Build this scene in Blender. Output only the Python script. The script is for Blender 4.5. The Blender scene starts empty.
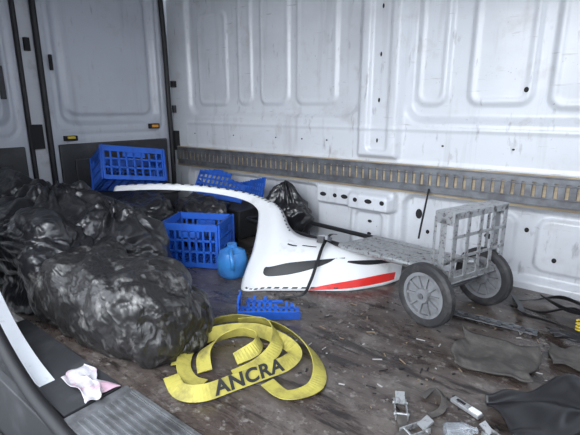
import bpy, bmesh, math, random
from mathutils import Vector, Matrix, noise, Euler
random.seed(7)
SC=bpy.context.scene
COL=SC.collection
SC.view_settings.view_transform='Standard'
SC.view_settings.exposure=.12
V=Vector
# ---------------------------------------------------------------- materials
def mat(name,c,rough=.5,metal=0.,c2=None,scale=4.,lo=.45,hi=.6,bump=0.,bscale=30.,stretch=(1,1,1),spec=.5,detail=6,trans=0.,coat=0.,bdist=.01,wrink=False):
    m=bpy.data.materials.new(name); m.use_nodes=True
    nt=m.node_tree; b=nt.nodes['Principled BSDF']
    b.inputs['Base Color'].default_value=(*c,1); b.inputs['Roughness'].default_value=rough
    b.inputs['Metallic'].default_value=metal; b.inputs['Specular IOR Level'].default_value=spec
    b.inputs['Transmission Weight'].default_value=trans; b.inputs['Coat Weight'].default_value=coat
    tc=nt.nodes.new('ShaderNodeTexCoord'); mp=nt.nodes.new('ShaderNodeMapping')
    mp.inputs['Scale'].default_value=stretch
    nt.links.new(tc.outputs['Object'],mp.inputs['Vector'])
    if c2 is not None:
        n=nt.nodes.new('ShaderNodeTexNoise'); n.inputs['Scale'].default_value=scale; n.inputs['Detail'].default_value=detail
        n.inputs['Roughness'].default_value=.65
        r=nt.nodes.new('ShaderNodeMapRange'); r.inputs['From Min'].default_value=lo; r.inputs['From Max'].default_value=hi
        x=nt.nodes.new('ShaderNodeMix'); x.data_type='RGBA'
        x.inputs[6].default_value=(*c,1); x.inputs[7].default_value=(*c2,1)
        nt.links.new(mp.outputs[0],n.inputs['Vector']); nt.links.new(n.outputs['Fac'],r.inputs['Value'])
        nt.links.new(r.outputs[0],x.inputs[0]); nt.links.new(x.outputs[2],b.inputs['Base Color'])
    if bump>0:
        n2=nt.nodes.new('ShaderNodeTexNoise'); n2.inputs['Scale'].default_value=bscale; n2.inputs['Detail'].default_value=5
        h=n2.outputs['Fac']
        nt.links.new(mp.outputs[0],n2.inputs['Vector'])
        if wrink:
            # crumpled film: warped voronoi creases at two sizes
            n2.inputs['Scale'].default_value=5; n2.inputs['Detail'].default_value=3
            vm=nt.nodes.new('ShaderNodeVectorMath'); vm.operation='SCALE'; vm.inputs['Scale'].default_value=.35
            va=nt.nodes.new('ShaderNodeVectorMath'); va.operation='ADD'
            nt.links.new(n2.outputs['Color'],vm.inputs[0]); nt.links.new(mp.outputs[0],va.inputs[0]); nt.links.new(vm.outputs[0],va.inputs[1])
            hs=[]
            for s in (bscale,bscale*2.7):
                vo=nt.nodes.new('ShaderNodeTexVoronoi'); vo.inputs['Scale'].default_value=s; nt.links.new(va.outputs[0],vo.inputs['Vector']); hs.append(vo.outputs['Distance'])
            mm=nt.nodes.new('ShaderNodeMath'); mm.operation='MULTIPLY_ADD'; nt.links.new(hs[1],mm.inputs[0]); mm.inputs[1].default_value=.4; nt.links.new(hs[0],mm.inputs[2]); h=mm.outputs[0]
        bp=nt.nodes.new('ShaderNodeBump'); bp.inputs['Strength'].default_value=bump; bp.inputs['Distance'].default_value=bdist
        nt.links.new(h,bp.inputs['Height'])
        nt.links.new(bp.outputs[0],b.inputs['Normal'])
    return m
M={}
def paint(name,base,dirt,amt):
    m=mat(name,base,.33,0,None,coat=.15); nt=m.node_tree; L=nt.links; b=nt.nodes['Principled BSDF']; tc=nt.nodes.new('ShaderNodeTexCoord')
    prev=None
    for sc,st,lo,hi,col,k in ((2.0,(1,1,1.6),.46,.72,dirt,.35),(26,(1,1,.25),.62,.74,(.22,.21,.22),.6),(9,(1,1,1),.58,.74,(.38,.35,.32),.35),(60,(1,1,1),.68,.75,(.12,.11,.10),.7),(5,(2.5,2.5,.2),.56,.78,dirt,.7),(34,(.15,.15,1.5),.66,.74,(.25,.23,.22),.6)):
        mp=nt.nodes.new('ShaderNodeMapping'); mp.inputs['Scale'].default_value=st; L.new(tc.outputs['Object'],mp.inputs[0])
        n=nt.nodes.new('ShaderNodeTexNoise'); n.inputs['Scale'].default_value=sc; n.inputs['Detail'].default_value=5; n.inputs['Roughness'].default_value=.6; L.new(mp.outputs[0],n.inputs['Vector'])
        r=nt.nodes.new('ShaderNodeMapRange'); r.inputs['From Min'].default_value=lo; r.inputs['From Max'].default_value=hi; r.inputs['To Max'].default_value=k*amt; L.new(n.outputs['Fac'],r.inputs['Value'])
        x=nt.nodes.new('ShaderNodeMix'); x.data_type='RGBA'; L.new(r.outputs[0],x.inputs[0]); x.inputs[7].default_value=(*col,1)
        if prev: L.new(prev,x.inputs[6])
        else: x.inputs[6].default_value=(*base,1)
        prev=x.outputs[2]
    L.new(prev,b.inputs['Base Color']); return m
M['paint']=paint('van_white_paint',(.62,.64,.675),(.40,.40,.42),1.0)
M['paint_shaded']=paint('van_white_paint_shaded',(.48,.50,.55),(.32,.33,.37),.8)  # van white darkened for the doors: their weaker light is put into the colour
M['paint_dirty']=mat('dirty_white_paint',(.50,.51,.54),.4,0,(.30,.30,.31),5,.55,.75)
M['ceiling']=mat('ceiling_paint',(.55,.56,.6),.6)
M['seal']=mat('black_rubber_seal',(.012,.012,.014),.55)
M['trimp']=mat('dark_plastic_trim',(.03,.031,.034),.55,0,(.06,.06,.065),6,.5,.7)
M['dark']=mat('dark_hole',(.01,.01,.012),.8)
M['galv']=mat('galvanised_steel',(.19,.20,.215),.48,.5,(.12,.12,.13),14,.42,.62)
M['sill']=mat('worn_sill_metal',(.20,.205,.215),.5,.5,(.09,.09,.092),9,.42,.62)
M['alu']=mat('scuffed_aluminium',(.42,.43,.44),.38,.6,(.15,.14,.135),55,.52,.64)
M['ply']=mat('plywood_strip',(.46,.37,.25),.7,0,(.24,.19,.13),9,.4,.65,stretch=(.4,1,3))
M['bag']=mat('black_bin_bag_plastic',(.013,.013,.015),.28,0,(.035,.034,.035),7,.5,.75,.45,8,wrink=True,bdist=.022,spec=.7)
M['bagdusty']=mat('dusty_black_plastic',(.017,.016,.016),.34,0,(.22,.215,.205),13,.55,.74,.48,9,wrink=True,bdist=.022,spec=.65,detail=10,stretch=(1,1.6,.9))
M['blue']=mat('blue_crate_plastic',(.02,.11,.52),.4,0,(.03,.07,.30),12,.5,.7)
M['jug']=mat('light_blue_plastic',(.04,.22,.55),.3,0,(.04,.15,.42),5,.45,.6)
M['white']=mat('bumper_white_paint',(.74,.75,.76),.28,0,(.56,.56,.56),7,.58,.72,coat=.3)
M['black']=mat('black_plastic',(.015,.015,.017),.4)
M['red']=mat('red_vinyl',(.65,.025,.02),.35)
M['strap']=mat('yellow_webbing',(.43,.375,.075),.75,0,(.20,.175,.05),16,.45,.7,.4,120,bdist=.002)
M['ink']=mat('black_ink',(.015,.015,.015),.7)
M['tyre']=mat('grey_black_rubber',(.025,.025,.027),.6,0,(.065,.062,.06),20,.5,.7)
M['hub']=mat('grey_hub_plastic',(.19,.195,.205),.5,0,(.10,.10,.105),15,.5,.7)
M['mat']=mat('brown_grey_rubber_mat',(.055,.05,.046),.8,0,(.11,.10,.09),18,.45,.7,.5,60,bdist=.004)
M['cloth']=mat('pale_paper',(.50,.48,.51),.8,0,(.42,.27,.33),16,.5,.62,.6,25)
M['wood']=mat('splinter_wood',(.22,.16,.11),.8)
M['pale']=mat('pale_chips',(.35,.34,.33),.8)
M['asph']=mat('asphalt_ground',(.10,.10,.10),.9,0,(.16,.155,.15),30,.4,.6)
M['spring']=mat('yellow_paint',(.6,.45,.04),.5)
M['amber']=mat('amber_plastic',(.7,.30,.03),.4)
M['clear']=mat('clear_plastic',(.75,.8,.85),.12,0,trans=.85)
def floor_mat():
    m=bpy.data.materials.new('worn_phenolic_plywood'); m.use_nodes=True; nt=m.node_tree; L=nt.links
    b=nt.nodes['Principled BSDF']; tc=nt.nodes.new('ShaderNodeTexCoord')
    def nz(scale,st,det=8,rough=.65,dist=0):
        mp=nt.nodes.new('ShaderNodeMapping'); mp.inputs['Scale'].default_value=st
        n=nt.nodes.new('ShaderNodeTexNoise'); n.inputs['Scale'].default_value=scale; n.inputs['Detail'].default_value=det; n.inputs['Roughness'].default_value=rough; n.inputs['Distortion'].default_value=dist
        L.new(tc.outputs['Object'],mp.inputs[0]); L.new(mp.outputs[0],n.inputs['Vector']); return n.outputs['Fac']
    def rng(s,a,c,d=0.,e=1.):
        r=nt.nodes.new('ShaderNodeMapRange'); r.inputs['From Min'].default_value=a; r.inputs['From Max'].default_value=c
        r.inputs['To Min'].default_value=d; r.inputs['To Max'].default_value=e; L.new(s,r.inputs['Value']); return r.outputs[0]
    def mix(f,a,c):
        x=nt.nodes.new('ShaderNodeMix'); x.data_type='RGBA'; L.new(f,x.inputs[0])
        for i,q in ((6,a),(7,c)):
            if isinstance(q,tuple): x.inputs[i].default_value=(*q,1)
            else: L.new(q,x.inputs[i])
        return x.outputs[2]
    grain=nz(10,(.7,3.2,1)); wear=nz(2.4,(.8,1.3,1),9,.7,.6); spots=nz(30,(1,1,1)); fine=nz(70,(1,1,1),4)
    c=mix(rng(grain,.35,.68),(.036,.026,.023),(.085,.065,.056))
    c=mix(rng(wear,.46,.66,0,.8),c,(.15,.13,.118))
    c=mix(rng(nz(6,(1,1,1),9,.75),.52,.64,0,.7),c,(.18,.16,.145))
    c=mix(rng(spots,.56,.68,0,.85),c,(.24,.22,.20))
    c=mix(rng(fine,.58,.70,0,.8),c,(.022,.018,.017))
    c=mix(rng(nz(5,(.35,2.0,1),9,.75,.5),.53,.60,0,.9),c,(.018,.014,.013))
    L.new(c,b.inputs['Base Color']); L.new(rng(wear,.4,.7,.22,.45),b.inputs['Roughness'])
    bp=nt.nodes.new('ShaderNodeBump'); bp.inputs['Strength'].default_value=.35; bp.inputs['Distance'].default_value=.004
    L.new(spots,bp.inputs['Height']); L.new(bp.outputs[0],b.inputs['Normal'])
    return m
M['floor']=floor_mat()
# ---------------------------------------------------------------- mesh helpers
def empty(name):
    o=bpy.data.objects.new(name,None); COL.objects.link(o); o.empty_display_size=.05; return o
class MB:
    def __init__(s): s.v=[]; s.f=[]; s.mi=[]; s.mats=[]
    def m(s,k):
        if k not in s.mats: s.mats.append(k)
        return s.mats.index(k)
    def add(s,vs,fs,k):
        o=len(s.v); s.v+= [tuple(p) for p in vs]; i=s.m(k)
        for f in fs: s.f.append([o+a for a in f]); s.mi.append(i)
    def box(s,c,sz,k,T=None,rot=None):
        c=V(c); h=V(sz)/2; R=Euler(rot).to_matrix() if rot else Matrix.Identity(3)
        vs=[c+R@V((x*h.x,y*h.y,z*h.z)) for x in(-1,1) for y in(-1,1) for z in(-1,1)]
        if T: vs=[T@p for p in vs]
        s.add(vs,[(0,1,3,2),(4,6,7,5),(0,4,5,1),(2,3,7,6),(0,2,6,4),(1,5,7,3)],k)
    def tube(s,pts,r,k,n=10,cap=True,T=None):
        pts=[V(p) for p in pts]; vs=[];fs=[]; pn=None
        for i,p in enumerate(pts):
            t=(pts[min(i+1,len(pts)-1)]-pts[max(i-1,0)]).normalized()
            if pn is None: pn=t.orthogonal().normalized()
            else: pn=(pn-t*pn.dot(t)).normalized()
            bn=t.cross(pn); rr=r[i] if isinstance(r,(list,tuple)) else r
            for j in range(n):
                a=2*math.pi*j/n; q=p+(pn*math.cos(a)+bn*math.sin(a))*rr
                vs.append(T@q if T else q)
        for i in range(len(pts)-1):
            for j in range(n):
                fs.append((i*n+j,i*n+(j+1)%n,(i+1)*n+(j+1)%n,(i+1)*n+j))
        if cap: fs.append(tuple(range(n-1,-1,-1))); fs.append(tuple((len(pts)-1)*n+j for j in range(n)))
        s.add(vs,fs,k)
    def lathe(s,prof,c,axis,k,n=40):
        c=V(c);axis=V(axis).normalized(); u=axis.orthogonal().normalized(); w=axis.cross(u); m=len(prof)
        vs=[c+axis*h+(u*math.cos(2*math.pi*j/n)+w*math.sin(2*math.pi*j/n))*r for j in range(n) for (r,h) in prof]
        fs=[(j*m+i,j*m+(i+1)%m,((j+1)%n)*m+(i+1)%m,((j+1)%n)*m+i) for j in range(n) for i in range(m)]
        s.add(vs,fs,k)
    def ribbon(s,pts,w,k,th=.003,tilt=0):
        P=[V(p[:3]) for p in pts]; A=[math.radians(p[3] if len(p)>3 else tilt) for p in pts]
        vs=[];fs=[]
        for i,p in enumerate(P):
            t=(P[min(i+1,len(P)-1)]-P[max(i-1,0)]).normalized()
            sd=t.cross(V((0,0,1)))
            if sd.length<.1: sd=V((1,0,0))
            sd.normalize(); up=sd.cross(t).normalized()
            wd=sd*math.cos(A[i])+up*math.sin(A[i]); nn=t.cross(wd).normalized()
            vs+=[p-wd*w/2-nn*th/2,p+wd*w/2-nn*th/2,p+wd*w/2+nn*th/2,p-wd*w/2+nn*th/2]
        for i in range(len(P)-1):
            for j in range(4): fs.append((i*4+j,i*4+(j+1)%4,i*4+4+(j+1)%4,i*4+4+j))
        fs.append((3,2,1,0)); e=4*(len(P)-1); fs.append((e,e+1,e+2,e+3))
        s.add(vs,fs,k)
    def make(s,name,parent=None,smooth=False,bevel=0,angle=40):
        me=bpy.data.meshes.new(name); me.from_pydata(s.v,[],s.f); me.update()
        for k in s.mats: me.materials.append(M[k])
        me.polygons.foreach_set('material_index',s.mi)
        bm=bmesh.new(); bm.from_mesh(me); bmesh.ops.recalc_face_normals(bm,faces=bm.faces); bm.to_mesh(me); bm.free()
        o=bpy.data.objects.new(name,me); COL.objects.link(o); o.parent=parent
        if bevel:
            b=o.modifiers.new('bevel','BEVEL'); b.width=bevel; b.segments=2; b.limit_method='ANGLE'
        if smooth:
            me.shade_smooth(); me.set_sharp_from_angle(angle=math.radians(angle))
        return o
def cat(pts,n=8,closed=False):
    out=[]; N=len(pts); rg=range(N if closed else N-1)
    for i in rg:
        g=(lambda q:pts[q%N]) if closed else (lambda q:pts[max(0,min(N-1,q))])
        a,b,c,d=g(i-1),g(i),g(i+1),g(i+2)
        for j in range(n):
            t=j/n; out.append(tuple(.5*((2*b[k])+(-a[k]+c[k])*t+(2*a[k]-5*b[k]+4*c[k]-d[k])*t*t+(-a[k]+3*b[k]-3*c[k]+d[k])*t**3) for k in range(len(b))))
    out.append(tuple(pts[0] if closed else pts[-1])); return out
def sm(a,b,x):
    t=max(0,min(1,(x-a)/(b-a))); return t*t*(3-2*t)
def rr(x,z,x0,x1,z0,z1,r=.06,w=.02):
    """soft mask of a rounded rectangle"""
    cx,cz=(x0+x1)/2,(z0+z1)/2; hx,hz=(x1-x0)/2-r,(z1-z0)/2-r
    dx,dz=max(abs(x-cx)-hx,0),max(abs(z-cz)-hz,0)
    d=math.hypot(dx,dz)-r
    return sm(w/2,-w/2,d)
def ring(x,z,x0,x1,z0,z1,r=.06,w=.018):
    cx,cz=(x0+x1)/2,(z0+z1)/2; hx,hz=(x1-x0)/2-r,(z1-z0)/2-r
    d=math.hypot(max(abs(x-cx)-hx,0),max(abs(z-cz)-hz,0))-r
    return max(0,1-abs(d)/w) if abs(d)<w else 0
def hfield(name,a0,a1,b0,b1,step,fn,pos,k,parent=None):
    na=int((a1-a0)/step)+1; nb=int((b1-b0)/step)+1; vs=[]
    for i in range(na+1):
        for j in range(nb+1):
            a=a0+(a1-a0)*i/na; b=b0+(b1-b0)*j/nb; vs.append(pos(a,b,fn(a,b)))
    W=nb+1
    fs=[(i*W+j,(i+1)*W+j,(i+1)*W+j+1,i*W+j+1) for i in range(na) for j in range(nb)]
    me=bpy.data.meshes.new(name); me.from_pydata(vs,[],fs); me.materials.append(M[k]); me.update()
    me.shade_smooth()
    o=bpy.data.objects.new(name,me); COL.objects.link(o); o.parent=parent
    return o
# ---------------------------------------------------------------- van shell
WY=2.37; EX=-3.13; TOP=1.85
def wallh(x,z):
    h=0
    h+=.032*rr(x,z,-2.90,-1.33,.86,1.80,.10,.05)
    h+=.032*rr(x,z,-1.02,.12,.84,1.80,.10,.05)
    h+=.032*rr(x,z,.24,.98,.84,1.80,.10,.05)
    for (a,b,c,d) in ((-2.80,-2.47,.93,1.60),(-2.36,-2.22,.93,1.72),(-2.14,-1.88,.93,1.72),(-1.82,-1.50,.93,1.72),
                      (-.98,-.81,.92,1.72),(-.70,-.40,.92,1.72),(-.33,-.02,.90,1.72),(.3,.6,.92,1.72)):
        h-=.013*rr(x,z,a,b,c,d,.06,.024); h+=.004*rr(x,z,a+.03,b-.03,c+.03,d-.03,.04,.02)
    p=sm(-1.33,-1.29,x)*sm(-1.03,-1.07,x); up=sm(.60,.64,z)
    h-=.04*p*up
    h+=.016*rr(x,z,-1.24,-1.12,.66,1.8,.03,.02)
    h-=.007*ring(x,z,-2.95,.95,.60,.79,.03,.015)
    h+=.05*rr(x,z,-2.95,-1.62,.04,.40,.05,.03)
    h-=.045*rr(x,z,-1.60,-1.04,.30,.425,.02,.02)
    h-=.04*rr(x,z,-1.34,-1.06,.02,.40,.03,.03)
    h+=.03*rr(x,z,-1.30,-1.12,.08,.28,.03,.02)
    h+=.045*rr(x,z,-1.00,.1,.05,.41,.06,.03)
    h-=.02*rr(x,z,-.66,-.40,.10,.37,.05,.02)
    h-=.02*rr(x,z,-.30,.0,.10,.37,.05,.02)
    h+=.0018*noise.noise(V((x*4,z*4,1)))
    return h
wall=hfield('wall_side',EX,1.0,-.02,TOP,.0085,wallh,lambda a,b,h:(a,WY+h,b),'paint')
mb=MB(); mb.box(((EX+1)/2,WY+.11,TOP/2),(1-EX,.03,TOP),'paint_dirty'); mb.make('wall_side_skin',wall)
mb=MB()
def hole(x,z,w,h,dy=0):
    n=14; y=WY+wallh(x,z)-.002
    vs=[(x,y-.0005,z)]+[(x+w/2*math.cos(2*math.pi*i/n),y,z+h/2*math.sin(2*math.pi*i/n)) for i in range(n)]
    mb.add(vs,[(0,1+i,1+(i+1)%n) for i in range(n)],'dark')
for x in [-2.85,-2.4,-1.98,-1.75,-1.55,-.8,-.45]: hole(x,.705,.014,.010)
for z in (.72,.95,1.20,1.45): hole(-1.18,z,.012,.026)
for z in (.14,.22): hole(-1.21,z,.03,.02)
for x,w in ((-1.54,.05),(-1.45,.03),(-1.38,.05),(-1.28,.03),(-1.19,.05),(-1.10,.03)): hole(x,.36,w,.028)
for x,z in [(-.86,.2),(-.72,.30),(-.35,.30),(-.21,.17),(-.19,1.02),(-.43,.99)]: hole(x,z,.022,.026)
hole(-.92,.30,.04,.06); hole(-.52,.24,.05,.03)
mb.make('wall_holes',wall)
def doorh(y0,y1):
    def f(y,z):
        h=.04*rr(y,z,y0+.09,y1-.09,.80,1.80,.09,.05)
        h-=.018*rr(y,z,y0+.14,y1-.14,.86,1.74,.07,.03)
        h+=.008*ring(y,z,y0+.05,y1-.05,.72,1.82,.08,.02)
        h+=.01*rr(y,z,y0+.05,y1-.05,.05,.6,.05,.03)
        return h
    return f
for nm,a,b in (('door_1',.56,1.20),('door_2',1.355,2.31)):
    d=hfield(nm,a,b,0,TOP,.01,doorh(a,b),lambda y,z,h:(EX-h,y,z),'paint_shaded')
    mb=MB(); mb.box((EX-.06,(a+b)/2,TOP/2),(.02,b-a,TOP),'paint_dirty'); 
    mb.box((EX+.012,(a+b)/2,.33),(.024,b-a-.06,.66),'trimp')
    mb.box((EX+.03,(a+b)/2,.35),(.02,b-a-.24,.40),'trimp')
    mb.make('door_lining',d,bevel=.008)
    mb=MB()
    if nm=='door_2':
        mb.box((EX+.02,1.47,.70),(.03,.09,.035),'dark'); mb.box((EX+.035,1.47,.705),(.01,.055,.018),'spring')
        mb.box((EX+.02,2.16,.765),(.03,.09,.04),'dark'); mb.box((EX+.035,2.16,.765),(.012,.06,.022),'amber')
        mb.box((EX+.02,1.40,1.2),(.02,.02,.10),'dark')
    else:
        for z in (1.0,1.12): mb.box((EX-.01,.98,z),(.02,.11,.025),'trimp')
        mb.box((EX-.01,1.10,1.06),(.02,.03,.2),'trimp')
    mb.make('door_latches',d,bevel=.003)
mb=MB(); mb.box((EX-.03,1.278,TOP/2),(.05,.155,TOP),'paint_dirty')
for y,r in ((1.215,.016),(1.335,.020)): mb.tube([(EX+.01,y,z) for z in (0,.5,1,1.5,TOP)],r,'seal')
mb.box((EX+.01,1.25,.72),(.04,.08,.16),'dark'); mb.box((EX+.01,1.27,1.30),(.03,.03,.08),'dark')
mb.make('trim_1',smooth=True)
mb=MB()
mb.tube(cat([(EX+.03,2.315,0),(EX+.03,2.32,.6),(EX+.035,2.31,.9),(EX+.03,2.31,1.4),(EX+.02,2.30,1.85)],6),.020,'seal')
mb.box((EX+.05,2.35,.64),(.05,.05,.16),'dark'); mb.box((EX+.06,2.35,1.10),(.03,.04,.05),'dark'); mb.box((EX+.05,2.35,.9),(.02,.03,.06),'trimp')
mb.make('trim_2',smooth=True)
mb=MB(); mb.box((EX-.05,2.36,TOP/2),(.04,.10,TOP),'paint'); mb.make('trim_3')
mb=MB(); mb.box(((EX+1)/2,(WY+.64)/2+.04,-.015),(1-EX+.0,WY-.64+.08,.03),'floor'); mb.make('floor')
mb=MB(); mb.box(((EX+1)/2,(WY+.45)/2,TOP+.02),(1-EX,WY-.45+.1,.04),'ceiling')
for x in (-2.5,-1.9,-1.2,-.5,.2): mb.box((x,(WY+.5)/2,TOP-.02),(.07,WY-.5,.04),'ceiling')
mb.make('ceiling')
mb=MB(); mb.box((1.03,1.42,.45),(.05,1.88,.9),'trimp'); mb.box((1.0,1.42,.92),(.08,1.86,.05),'trimp'); mb.make('wall_front_partition',bevel=.01)
# near wall with the rounded rear corner of the sliding-door opening
mb=MB(); mb.box((-2.56,.49,TOP/2),(1.14,.06,TOP),'paint'); mb.box((-.87,.49,1.79),(2.26,.06,.12),'paint'); mb.box((.62,.49,TOP/2),(.76,.06,TOP),'paint')
cv=cat([(-1.99,.8),(-1.98,.55),(-1.90,.33),(-1.74,.15),(-1.57,.05),(-1.41,.0)],6)
vs=[];
for (x,z) in cv: vs+=[(x,.47,z),(x,.52,z)]
vs+=[(-1.995,.47,0),(-1.995,.52,0)]; q=len(vs)
fs=[(2*i,2*i+2,2*i+3,2*i+1) for i in range(len(cv)-1)]+[(q-2,2*i,2*i+2) for i in range(len(cv)-1)]+[(q-1,2*i+3,2*i+1) for i in range(len(cv)-1)]
mb.add(vs,fs,'paint')
mb.make('wall_near_side')
mb=MB(); mb.tube(cat([(-1.94,.43,1.75),(-1.94,.43,1.2),(-1.91,.43,.62),(-1.82,.43,.36),(-1.65,.43,.18),(-1.46,.43,.06),(-1.26,.43,.0),(-.9,.43,-.03),(.25,.43,-.03)],8),.022,'seal')
mb.make('trim_4',smooth=True)
mb=MB()
mb.box((-.48,.55,-.008),(1.46,.21,.02),'sill')
for i in range(9): mb.box((-.46,.47+i*.0215,.004),(1.40,.009,.006),'sill')
mb.box((-.46,.648,.006),(1.40,.012,.010),'sill')
mb.box((-1.60,.55,-.006),(.76,.19,.02),'trimp')
mb.make('trim_5',bevel=.001)
mb=MB(); mb.box((-.8,.28,-.30),(2.2,.26,.04),'trimp'); mb.box((-.8,.43,-.16),(2.2,.03,.28),'trimp')
for i in range(8): mb.box((-.8,.18+i*.028,-.275),(1.7,.01,.01),'trimp')
mb.make('door_step',bevel=.004)
mb=MB(); mb.box((-1,0,-.60),(30,30,.04),'asph'); mb.make('ground')
mb=MB(); mb.box((-1.0,1.4,-.40),(4.0,1.7,.1),'trimp')
mb.make('van_chassis')
# ---------------------------------------------------------------- track rail
rail=empty('cargo_track_rail')
mb=MB(); mb.box((-1.50,WY-.018,.512),(3.12,.022,.162),'ply'); mb.make('plywood_backer',rail)
mb=MB(); y=WY-.036; x0,x1=-3.04,.06; th=.008
mb.box(((x0+x1)/2,y,.572),(x1-x0,th,.026),'galv'); mb.box(((x0+x1)/2,y,.466),(x1-x0,th,.034),'galv')
mb.box(((x0+x1)/2,y-.003,.587),(x1-x0,.026,.004),'galv'); mb.box(((x0+x1)/2,y-.003,.449),(x1-x0,.02,.004),'galv')
mb.box(((x0+x1)/2,y-.007,.551),(x1-x0,.008,.006),'galv'); mb.box(((x0+x1)/2,y-.007,.487),(x1-x0,.008,.006),'galv')
n=int((x1-x0)/.046)
for i in range(n+1):
    x=x0+(x1-x0)*i/n; mb.box((x,y,.5215),(.031,th,.080),'galv')
mb.make('slotted_track',rail,bevel=.0015)
# ---------------------------------------------------------------- bin bags
def lobe(mb,c,r,seed,k,amp=.05,knot=0,sub=6,flat=0.0,st=(1,1,1),e=.75):
    bm=bmesh.new(); bmesh.ops.create_icosphere(bm,subdivisions=sub,radius=1)
    off=V((seed*7.3,seed*3.1,seed*1.7)); vs=[]
    for v in bm.verts:
        n=v.co.normalized()
        p=V([math.copysign(abs(q)**e,q) for q in n]); 
        q=V((p.x*r[0],p.y*r[1],p.z*r[2]))
        qs=V((q.x*st[0],q.y*st[1],q.z*st[2]))
        wv=noise.noise_vector(qs*5+off)*.10
        s=1.2*(1-2*abs(noise.noise((qs+wv)*3.2+off)))
        q2=qs+noise.noise_vector(qs*7+off)*.07
        for f,a in ((4.5,1.0),(9,.6),(19,.28)):
            d=noise.voronoi(q2*f+off)[0]; s-=a*max(0,1-(d[1]-d[0])*1.8)*.8-.15*a
        q+=n*amp*(s-.2)
        if knot and n.z>.55:
            t=(n.z-.55)/.45; a=math.atan2(n.y,n.x); q+=V((0,0,knot*t*t)); q.x*=1-.45*t; q.y*=1-.45*t; q+=n*.02*math.sin(a*11)*t
        q=q+V(c)
        if q.z<flat+.004: q.z=flat+.004+abs(q.z-flat)*.02
        vs.append(q)
    fs=[[v.index for v in f.verts] for f in bm.faces]; bm.free(); mb.add(vs,fs,k)
def bag(name,lobes,k='bag'):
    mb=MB()
    for l in lobes:
        kw=l[5] if len(l)>5 else {}
        lobe(mb,l[0],l[1],l[2],k,l[3],l[4],**kw)
    o=mb.make(name,smooth=False); o.data.shade_smooth(); return o
bag('bin_bag',[((-1.55,.85,.145),(.39,.205,.185),1,.030,0,dict(e=.62,st=(1,1,.6))),((-1.37,.93,.10),(.21,.20,.14),2,.028,0,dict(e=.7)),((-1.86,.84,.12),(.18,.20,.16),14,.03,0)],'bagdusty')
bag('bin_bag',[((-2.38,1.0,.2),(.42,.36,.30),3,.050,.03,dict(st=(.45,.9,.5))),((-2.03,1.12,.17),(.27,.24,.23),4,.045,.03,dict(st=(1,.5,.5))),((-2.78,.90,.27),(.26,.26,.28),5,.05,0,dict(st=(.4,1,.8))),((-2.12,.80,.18),(.28,.18,.26),11,.045,0,dict(st=(.4,.7,1)))])
bag('bin_bag',[((-2.50,1.55,.17),(.25,.21,.19),6,.04,0),((-2.22,1.86,.16),(.22,.14,.19),8,.035,0)])
bag('bin_bag',[((-1.74,2.17,.17),(.19,.12,.20),9,.03,.08)])
# ---------------------------------------------------------------- crates
def crate(name,T,w=.34,d=.30,h=.27,k='blue'):
    mb=MB(); t=.008
    def side(axis,sgn):
        L=w if axis=='x' else d; D=(d if axis=='x' else w)/2*sgn
        def B(u,z,su,sz,tt=t):
            if axis=='x': mb.box((u,D,z),(su,tt,sz),k,T)
            else: mb.box((D,u,z),(tt,su,sz),k,T)
        B(0,h-.02,L+t,.04,.014); B(0,.015,L+t,.03,.012); B(0,h*.62,L,.012); B(0,h*.36,L,.012)
        n=8
        for i in range(n+1): B(-L/2+L*i/n,h/2,.012 if 0<i<n else .03,h)
        B(0,h*.76,L*.36,.035)
    for s in(-1,1): side('x',s); side('y',s)
    for i in range(8): mb.box((-w/2+w*(i+.5)/8,0,.005),(.010,d,.008),k,T)
    for i in range(7): mb.box((0,-d/2+d*(i+.5)/7,.005),(w,.010,.008),k,T)
    return mb.make(name)
crate('milk_crate',Matrix.Translation((-1.98,1.63,.004))@Matrix.Rotation(math.radians(28),4,'Z'),.34,.27,.26)
crate('milk_crate',Matrix.Translation((-2.79,1.70,.365))@Matrix.Rotation(math.radians(78),4,'Z')@Matrix.Rotation(math.radians(-24),4,'X')@Matrix.Rotation(math.radians(8),4,'Y'),.42,.28,.24)
def shard(name,T,w,lens):
    mb=MB(); n=len(lens)
    mb.box((0,.012,0),(w,.03,.008),'blue',T); mb.box((.02*w,.05,0),(w*.92,.012,.008),'blue',T); mb.box((-.1*w,.09,0),(w*.62,.012,.008),'blue',T)
    for i,l in enumerate(lens): mb.box((-w/2+w*(i+.5)/n,l/2,0),(.014,l,.008),'blue',T)
    for i in range(7): mb.box((-w*.42+i*w*.14,-.008,0),(.02,.016,.006),'blue',T)
    mb.box((0,-.012,.02),(w,.006,.045),'blue',T); mb.box((-w/2,.05,.03),(.008,.11,.05),'blue',T); mb.box((-w/2,.03,.05),(.008,.05,.05),'blue',T)
    return mb.make(name)
def panel(name,T,w,h,cut):
    """side wall broken off a crate: framed lattice whose top edge follows cut(u)"""
    mb=MB(); n=11
    def bar(x,z,sx,sz,d=.009): mb.box((x,0,z),(sx,d,sz),'blue',T)
    H=lambda u:h*cut(u)
    bar(0,.02,w,.04,.012)
    for i in range(n+1):
        u=i/n; bar(-w/2+w*u,H(u)/2,.013,H(u))
    for z in (.27,.45,.63,.8,.95):
        for i in range(n):
            if z*h<min(H(i/n),H((i+1)/n)): bar(-w/2+w*(i+.5)/n,z*h,w/n,.014)
    for i in range(n):      # solid rim patches that survived along the top
        u0,u1=i/n,(i+1)/n; m=min(H(u0),H(u1)); bar(-w/2+w*(i+.5)/n,m-.016,w/n+.004,.032)
    mb.box((-w/2,.04,h*.3),(.009,.09,h*.55),'blue',T)
    return mb.make(name)
shard('crate_fragment',Matrix.Translation((-1.13,1.30,.018))@Matrix.Rotation(math.radians(38),4,'Z')@Matrix.Rotation(math.radians(20),4,'X'),.27,[.06,.11,.13,.09,.12,.10,.07,.05,.09,.08,.05])
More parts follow.
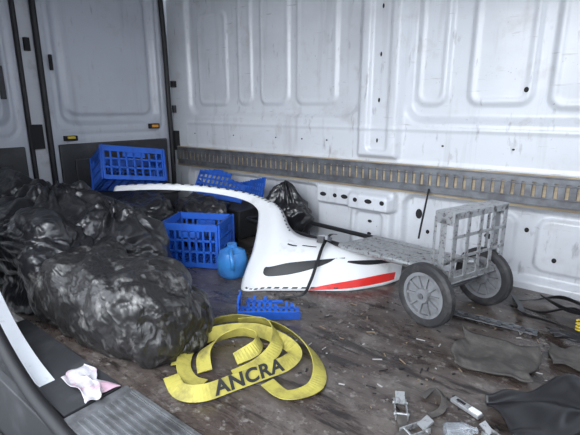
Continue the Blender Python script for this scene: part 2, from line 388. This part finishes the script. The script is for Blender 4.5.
panel('crate_fragment',Matrix.Translation((-2.33,2.10,.262))@Matrix.Rotation(math.radians(20),4,'Z')@Matrix.Rotation(math.radians(-32),4,'X')@Matrix.Rotation(math.radians(6),4,'Y'),.40,.23,lambda u:1-.35*abs(u-.35)-.15*(u>.7))
panel('crate_fragment',Matrix.Translation((-2.10,2.20,.255))@Matrix.Rotation(math.radians(-6),4,'Z')@Matrix.Rotation(math.radians(-15),4,'X'),.26,.19,lambda u:.65+.35*u)
mb=MB(); mb.box((-2.31,2.20,.105),(.50,.28,.20),'trimp'); mb.box((-2.31,2.20,.212),(.54,.30,.016),'trimp'); mb.make('storage_tote',bevel=.01)
mb=MB(); mb.box((-2.86,1.78,.15),(.38,.50,.28),'trimp'); mb.box((-2.86,1.78,.30),(.41,.53,.03),'trimp'); mb.make('storage_tote',bevel=.01)
mb=MB(); mb.lathe([(.001,0),(.07,0),(.085,.02),(.085,.10),(.07,.14),(.03,.16),(.022,.165),(.001,.165)],(-1.64,1.58,.002),(0,0,1),'jug')
mb.lathe([(.001,0),(.027,0),(.027,.02),(.001,.02)],(-1.64,1.58,.165),(0,0,1),'jug')
mb.tube(cat([(-1.64,1.58,.15),(-1.59,1.52,.155),(-1.56,1.50,.11),(-1.57,1.51,.07)],5),.011,'jug')
mb.make('water_jug',smooth=True)
# ---------------------------------------------------------------- bumper cover
bump=empty('car_bumper_cover')
A=[(-2.58,1.48,.42),(-2.38,1.66,.43),(-2.12,1.82,.42),(-1.85,1.93,.39),(-1.67,1.94,.36),(-1.57,1.93,.32),(-1.47,1.88,.245),(-1.38,1.85,.22),(-1.28,1.88,.205),(-1.15,1.97,.185),(-1.05,2.05,.16),(-.96,2.13,.12),(-.91,2.18,.07)]
Bq=[(-2.56,1.44,.39),(-2.37,1.62,.395),(-2.12,1.785,.385),(-1.87,1.885,.355),(-1.72,1.87,.32),(-1.645,1.80,.26),(-1.55,1.65,.15),(-1.46,1.46,.0),(-1.34,1.53,0),(-1.16,1.67,0),(-1.01,1.79,0),(-.91,1.95,0),(-.87,2.08,.0)]
SA=cat(A,10); SB=cat(Bq,10); NS=len(SA)-1
def S(s,t,off=0):
    i=min(NS-1,max(0,int(s*10))); f=s*10-i
    def g(i):
        a=V(SA[i]);b=V(SB[i]); k=min(1,(a-b).length/.25); return a,b,k
    a0,b0,k0=g(i);a1,b1,k1=g(i+1)
    a=a0.lerp(a1,f); b=b0.lerp(b1,f); k=k0*(1-f)+k1*f
    n=V((.45,-.62,.64)).normalized()
    p=a.lerp(b,t)+n*(.05*k*math.sin(math.pi*t)**.8+.012*k*math.sin(math.pi*2*t))
    p+=n*off
    p.z=max(p.z,.004); return p
nt_=14; vs=[S(i/10,j/nt_) for i in range(NS+1) for j in range(nt_+1)]
fs=[(i*(nt_+1)+j,(i+1)*(nt_+1)+j,(i+1)*(nt_+1)+j+1,i*(nt_+1)+j+1) for i in range(NS) for j in range(nt_)]
mb=MB(); mb.add(vs,fs,'white'); o=mb.make('bumper_skin',bump,smooth=True,angle=70)
so=o.modifiers.new('s','SOLIDIFY'); so.thickness=.006; so.offset=-1
def patch(mb,s0,s1,ft0,ft1,k,off=.003,n=24,m=4):
    vs=[];
    for i in range(n+1):
        u=i/n; s=s0+(s1-s0)*u
        for j in range(m+1): vs.append(S(s,ft0(u)+(ft1(u)-ft0(u))*j/m,off))
    mb.add(vs,[(i*(m+1)+j,(i+1)*(m+1)+j,(i+1)*(m+1)+j+1,i*(m+1)+j+1) for i in range(n) for j in range(m)],k)
mb=MB()
patch(mb,7.15,9.35,lambda u:.62-.24*u,lambda u:.65-.26*u+.20*math.sin(math.pi*min(1,u*1.15))**.7 if u<.87 else .42-.02*u,'black')
patch(mb,9.5,11.3,lambda u:.44-.14*u,lambda u:.47-.14*u+.08*math.sin(math.pi*u),'black')
patch(mb,8.9,11.5,lambda u:.97-.33*u**.7,lambda u:.99-.10*u,'red')
patch(mb,7.1,7.6,lambda u:.22,lambda u:.24,'black'); patch(mb,7.8,8.3,lambda u:.20,lambda u:.22,'black')
s=7.1
while s<9.6: patch(mb,s,s+.12,lambda u:.93,lambda u:.96,'black',n=2,m=1); s+=.2
s=.1
while s<4.2: patch(mb,s,s+.07,lambda u:.08,lambda u:.30,'black',n=2,m=1); s+=.2
s=4.5
while s<6.4: patch(mb,s,s+.10,lambda u:.05,lambda u:.09,'black',n=2,m=1); s+=.22
mb.make('stripes_and_slots',bump,smooth=True)
mb=MB(); pts=cat([(-1.22,1.98,.22,0),(-1.21,1.90,.235,0),(-1.19,1.80,.20,0),(-1.17,1.72,.135,0),(-1.155,1.64,.06,0),(-1.16,1.58,.012,0),(-1.24,1.50,.006,0)],6)
mb.ribbon(pts,.016,'black',.003); mb.box((-1.20,1.84,.235),(.05,.07,.02),'galv',rot=(-.4,0,.2)); mb.box((-1.20,1.80,.235),(.035,.03,.035),'black',rot=(-.4,0,.2))
mb.make('ratchet_tie_down')
# ---------------------------------------------------------------- hand truck
ht=empty('hand_truck')
def wheel(c,ax):
    mb=MB(); R=.138
    prof=[(.098,-.018),(.110,-.024),(.128,-.022),(R,-.012),(R,.012),(.128,.022),(.110,.024),(.098,.018)]
    mb.lathe(prof,c,ax,'tyre',48)
    mb.lathe([(.085,-.019),(.101,-.019),(.101,.019),(.085,.019)],c,ax,'hub',48)
    mb.lathe([(.012,-.028),(.030,-.028),(.034,-.02),(.034,.02),(.030,.028),(.012,.028)],c,ax,'hub',24)
    mb.lathe([(.0005,-.034),(.012,-.034),(.012,.034),(.0005,.034)],c,ax,'galv',16)
    mb.lathe([(.03,-.004),(.09,-.004),(.09,.004),(.03,.004)],c,ax,'hub',40)
    ax=V(ax).normalized(); u=ax.orthogonal().normalized(); w=ax.cross(u)
    for i in range(10):
        a=2*math.pi*i/10; d=u*math.cos(a)+w*math.sin(a); pnt=w*math.cos(a)-u*math.sin(a)
        T=Matrix((( d.x,pnt.x,ax.x,c[0]),(d.y,pnt.y,ax.y,c[1]),(d.z,pnt.z,ax.z,c[2]),(0,0,0,1)))
        mb.box((.060,0,0),(.062,.009,.030),'hub',T)
    mb.make('wheel',ht,smooth=True,angle=35)
ax=(.30,.954,0)
wheel((-.585,1.675,.14),ax); wheel((-.45,2.045,.14),ax)
mb=MB(); mb.tube([(-.585,1.675,.14),(-.45,2.045,.14)],.009,'galv')
near0,near1=V((-.560,1.775,.215)),V((-1.93,2.05,.17)); far0,far1=V((-.48,2.00,.215)),V((-1.85,2.28,.17))
def pt(a,b,t): return a.lerp(b,t)
for a,b in((near0,near1),(far0,far1)):
    mb.tube([a,pt(a,b,.42)],.017,'alu',12); mb.tube([pt(a,b,.40),b],.013,'black',12)
    mb.tube([a+V((.02,0,-.0)),a+V((.0,0,-.075))],.012,'galv')
    mb.box(a+V((-.02,0,-.03)),(.07,.010,.08),'alu',rot=(0,0,-.2))
mb.tube(cat([near1,near1+V((-.06,.03,0)),far1+V((-.06,-.03,0)),far1],5),.013,'black',12)
for t in (.05,.18,.31,.42): mb.tube([pt(near0,near1,t),pt(far0,far1,t)],.010,'alu')
mb.make('frame_rails',ht,smooth=True)
side=(far0-near0).normalized()
mb=MB()
for j in range(4):
    f0,f1=j/4+.035,(j+1)/4-.035
    a=pt(near0,far0,f0);b=pt(near1,far1,f0);c=pt(near1,far1,f1);e=pt(near0,far0,f1)
    P4=[pt(a,b,.03),pt(a,b,.40),pt(e,c,.40),pt(e,c,.03)]
    P4=[p+V((0,0,.014)) for p in P4]; z4=V((0,0,.005))
    mb.add(P4+[p+z4 for p in P4],[(0,1,2,3),(7,6,5,4),(0,4,5,1),(1,5,6,2),(2,6,7,3),(3,7,4,0)],'alu')
mb.make('deck',ht)
o3=near0+V((.060,-.055,0)); wid=.34; hgt=.30
T=Matrix(((side.x,-side.y,0,o3.x),(side.y,side.x,0,o3.y),(0,0,1,.195),(0,0,0,1)))
mb=MB()
nc=4; cw=wid/nc
for i in range(nc+1): mb.box((cw*i,0,hgt/2),(.022 if 0<i<nc else .028,.005,hgt),'alu',T)
for z,hh in ((.013,.026),(.11,.014),(.20,.014),(.287,.026)): mb.box((wid/2,0,z),(wid+.03,.005,hh),'alu',T)
for xs in (-.016,wid+.016):
    mb.box((xs,.045,.275),(.004,.09,.05),'alu',T); mb.box((xs,.045,.03),(.004,.09,.06),'alu',T); mb.box((xs,.086,.15),(.004,.014,.25),'alu',T); mb.box((xs,.045,.15),(.004,.03,.25),'alu',T)
mb.box((wid/2,.04,.302),(wid+.04,.085,.004),'alu',T); mb.box((wid/2,.04,.0),(wid+.04,.09,.005),'alu',T)
mb.make('toe_plate',ht,bevel=.002)
mb=MB(); mb.ribbon(cat([(-.84,2.325,.47,0),(-.83,2.26,.38,0),(-.815,2.18,.29,0),(-.80,2.12,.24,0)],6),.010,'black'); mb.make('hold_down_strap')
# ---------------------------------------------------------------- yellow strap
ys=empty('tow_strap')
mb=MB(); W=.052
L1=[(-1.16,.83,.012,10),(-1.24,.93,.024,35),(-1.29,1.06,.026,50),(-1.22,1.19,.028,60),(-1.07,1.24,.028,60),(-.94,1.23,.028,55),(-.82,1.18,.026,45),(-.73,1.10,.022,30),(-.70,1.02,.012,5),(-.75,.94,.008,-5),(-.84,.95,.010,0)]
L2=[(-1.12,.77,.012,-5),(-1.02,.73,.022,-35),(-.945,.76,.031,-56),(-.905,.86,.031,-57),(-.87,.96,.031,-57),(-.84,1.05,.031,-50),(-.86,1.13,.03,0),(-.96,1.16,.034,50),(-1.08,1.15,.036,60),(-1.18,1.05,.036,60),(-1.20,.93,.03,40),(-1.14,.84,.02,20),(-1.06,.80,.012,5),(-1.0,.81,.01,0)]
L3=[(-1.05,.86,.012,10),(-1.12,.92,.03,20),(-1.13,1.0,.045,50),(-1.08,1.07,.062,62),(-1.0,1.08,.066,65),(-.96,1.03,.06,60),(-1.0,.96,.03,20)]
L4=[(-1.16,1.14,.05,60),(-1.08,1.20,.055,60),(-.99,1.17,.06,55),(-.92,1.09,.045,30),(-.92,1.0,.025,10),(-.96,.91,.010,0)]
for L in (L1,L2,L3,L4): mb.ribbon(cat(L,8),W,'strap',.003)
mb.make('webbing',ys)
fc=bpy.data.curves.new('t','FONT'); fc.body='ANCRA'; fc.size=.062; fc.offset=.0020; fc.extrude=.0004; fc.align_x='CENTER'; fc.align_y='CENTER'; fc.space_character=1.08
to=bpy.data.objects.new('tmp',fc); COL.objects.link(to); bpy.context.view_layer.update()
me=bpy.data.meshes.new_from_object(to); bpy.data.objects.remove(to); me.materials.clear(); me.materials.append(M['ink'])
t=bpy.data.objects.new('printed_lettering',me); COL.objects.link(t); t.parent=ys
p0,p1=V((-.93,.79,.031)),V((-.843,1.04,.031))
xd=(p1-p0).normalized(); sd=xd.cross(V((0,0,1))).normalized()
an=math.radians(57); yd=(-sd*math.cos(an)+V((0,0,1))*math.sin(an)).normalized()
nd=xd.cross(yd).normalized()
cc=(p0+p1)/2+nd*.006
t.matrix_world=Matrix(((xd.x*1.14,yd.x,nd.x,cc.x),(xd.y*1.14,yd.y,nd.y,cc.y),(xd.z*1.14,yd.z,nd.z,cc.z),(0,0,0,1)))
# ---------------------------------------------------------------- flat bar
mb=MB(); T=Matrix.Translation((-.37,1.86,.012))@Matrix.Rotation(math.radians(4),4,'Z')
for y in(-.018,.018): mb.box((0,y,0),(.38,.011,.003),'galv',T)
for i in range(9): mb.box((-.18+i*.045,0,0),(.016,.04,.003),'galv',T)
mb.box((0,.024,-.004),(.38,.003,.014),'galv',T); mb.make('perforated_steel_bar')
# ---------------------------------------------------------------- mats
def sheet(name,c,k,seed,amp=.012,th=.006,n=26,fold=None,z=.008):
    vs=[]
    c=[V((*q,0)) for q in c]
    for i in range(n+1):
        for j in range(n+1):
            u,v=i/n,j/n; p=(c[0].lerp(c[1],u)).lerp(c[3].lerp(c[2],u),v)
            p.x+=.03*noise.noise(V((u*2.5,v*2.5,seed+9))); p.y+=.03*noise.noise(V((u*2.5,v*2.5,seed+5)))
            h=z+amp*(1+noise.noise(V((u*3.2,v*3.2,seed)))*1.6)*.6
            if fold: h+=fold(u,v)
            vs.append((p.x,p.y,max(h,z)))
    mb=MB(); mb.add(vs,[(i*(n+1)+j,(i+1)*(n+1)+j,(i+1)*(n+1)+j+1,i*(n+1)+j+1) for i in range(n) for j in range(n)],k)
    o=mb.make(name,smooth=True,angle=80); s=o.modifiers.new('s','SOLIDIFY'); s.thickness=th; s.offset=1 ; return o
sheet('rubber_mat',[(-.42,1.66),(-.16,1.68),(-.13,1.47),(-.38,1.42)],'mat',2,.018,fold=lambda u,v:.025*max(0,1-v*5)+.02*max(0,1-u*4))
sheet('rubber_mat',[(-.14,1.81),(.06,1.81),(.06,1.66),(-.10,1.66)],'mat',4)
sheet('black_tarp',[(-.24,1.30),(-.02,1.56),(.16,1.50),(-.10,1.10)],'black',6,.045,.004)
sheet('paper_scrap',[(-1.42,.62),(-1.20,.62),(-1.20,.53),(-1.40,.53)],'cloth',8,.016,.002)
mb=MB()
mb.ribbon(cat([(-.33,2.16,.012,0),(-.25,2.20,.02,30),(-.15,2.26,.04,50),(-.05,2.24,.03,40),(.03,2.2,.01,0)],8),.030,'black')
mb.ribbon(cat([(-.34,2.20,.02,30),(-.28,2.07,.025,20),(-.26,1.98,.035,40),(-.17,1.97,.035,40),(-.08,1.99,.02,20),(.02,2.01,.01,0)],8),.032,'black')
mb.ribbon(cat([(-.22,2.22,.04,40),(-.12,2.12,.045,60),(-.02,2.10,.04,40),(.04,2.0,.012,0)],8),.028,'black')
mb.ribbon(cat([(-.30,2.12,.01,0),(-.20,2.05,.03,50),(-.08,2.16,.04,50),(.03,2.08,.012,0)],8),.020,'black')
mb.make('black_webbing_strap')
sheet('black_rag',[(-.16,1.92),(.06,1.94),(.06,1.87),(-.12,1.87)],'black',12,.025,.004)
mb=MB(); mb.tube([(-.045+.014*math.cos(a/4),1.90+.014*math.sin(a/4),.055+.0005*a) for a in range(0,90)],.0035,'spring',6); mb.make('yellow_spring')
def buckle(name,T):
    mb=MB()
    for x in(-.022,.022): mb.box((x,0,.012),(.004,.10,.022),'alu',T)
    mb.tube([(-.028,-.03,.014),(.028,-.03,.014)],.006,'alu',10,T=T); mb.tube([(-.028,.035,.014),(.028,.035,.014)],.006,'alu',10,T=T)
    mb.box((0,.045,.03),(.036,.05,.006),'alu',T,rot=(.5,0,0)); mb.ribbon([T@V((0,-.03,.016)),T@V((0,-.07,.008)),T@V((.01,-.12,.004))],.03,'mat')
    mb.make(name,smooth=True,angle=30)
buckle('ratchet_buckle',Matrix.Translation((-.43,1.10,.0))@Matrix.Rotation(.5,4,'Z')@Matrix.Scale(.8,4))
buckle('ratchet_buckle',Matrix.Translation((-.36,1.04,.0))@Matrix.Rotation(-.5,4,'Z')@Matrix.Scale(.8,4))
buckle('ratchet_buckle',Matrix.Translation((-.17,1.15,.0))@Matrix.Rotation(1.2,4,'Z')@Matrix.Scale(.7,4))
mb=MB()
mb.ribbon(cat([(-.40,1.20,.008,0),(-.38,1.25,.02,30),(-.34,1.22,.02,40),(-.33,1.17,.012,10),(-.35,1.13,.006,0)],8),.02,'mat')
mb.make('webbing_scrap')
mb=MB(); mb.lathe([(.001,0),(.018,0),(.020,.01),(.020,.06),(.009,.08),(.009,.09),(.001,.09)],(-.29,1.08,.022),(.8,.6,0),'clear',24); mb.make('plastic_bottle',smooth=True)
mb=MB(); T=Matrix.Translation((-.275,1.235,.008))@Matrix.Rotation(math.radians(-20),4,'Z')
mb.box((0,0,0),(.10,.026,.012),'alu',T); mb.box((.03,0,.002),(.035,.020,.014),'white',T); mb.box((-.02,0,.007),(.03,.01,.004),'dark',T)
mb.make('utility_knife',bevel=.004)
mb=MB()
for i in range(220):
    x=random.uniform(-1.3,-.1); y=random.uniform(1.05,1.9) if x<-.5 else random.uniform(1.1,2.1)
    T=Matrix.Translation((x,y,.003))@Matrix.Rotation(random.uniform(0,3),4,'Z')
    l=random.choice((.006,.008,.012,.02,.035)); mb.box((0,0,0),(l,random.uniform(.002,.005),.003),random.choice(('wood','pale','black','black')),T)
mb.make('floor_debris')
# ---------------------------------------------------------------- light
w=bpy.data.worlds.new('overcast_sky'); SC.world=w; w.use_nodes=True
w.node_tree.nodes['Background'].inputs[0].default_value=(.83,.90,1.0,1); w.node_tree.nodes['Background'].inputs[1].default_value=3.3
def area(name,loc,rot,sx,sy,e,c=(1,1,1)):
    l=bpy.data.lights.new(name,'AREA'); l.shape='RECTANGLE'; l.size=sx; l.size_y=sy; l.energy=e; l.color=c
    o=bpy.data.objects.new(name,l); o.location=loc; o.rotation_euler=rot; COL.objects.link(o)
area('daylight_side_opening',(-.3,-1.6,1.9),(math.radians(72),0,0),2.4,1.6,85,(.94,.97,1))
# ---------------------------------------------------------------- camera
P=math.atan(108.5/430)
fh=V((-.616,.788,0)).normalized(); R=V((fh.y,-fh.x,0)); F=fh*math.cos(P)-V((0,0,1))*math.sin(P); U=R.cross(F)
cd=bpy.data.cameras.new('camera'); cd.lens=36*430/580; cd.sensor_width=36; cd.clip_start=.02
co=bpy.data.objects.new('camera',cd); COL.objects.link(co)
co.matrix_world=Matrix(((R.x,U.x,-F.x,0),(R.y,U.y,-F.y,0),(R.z,U.z,-F.z,.9),(0,0,0,1)))
SC.camera=co
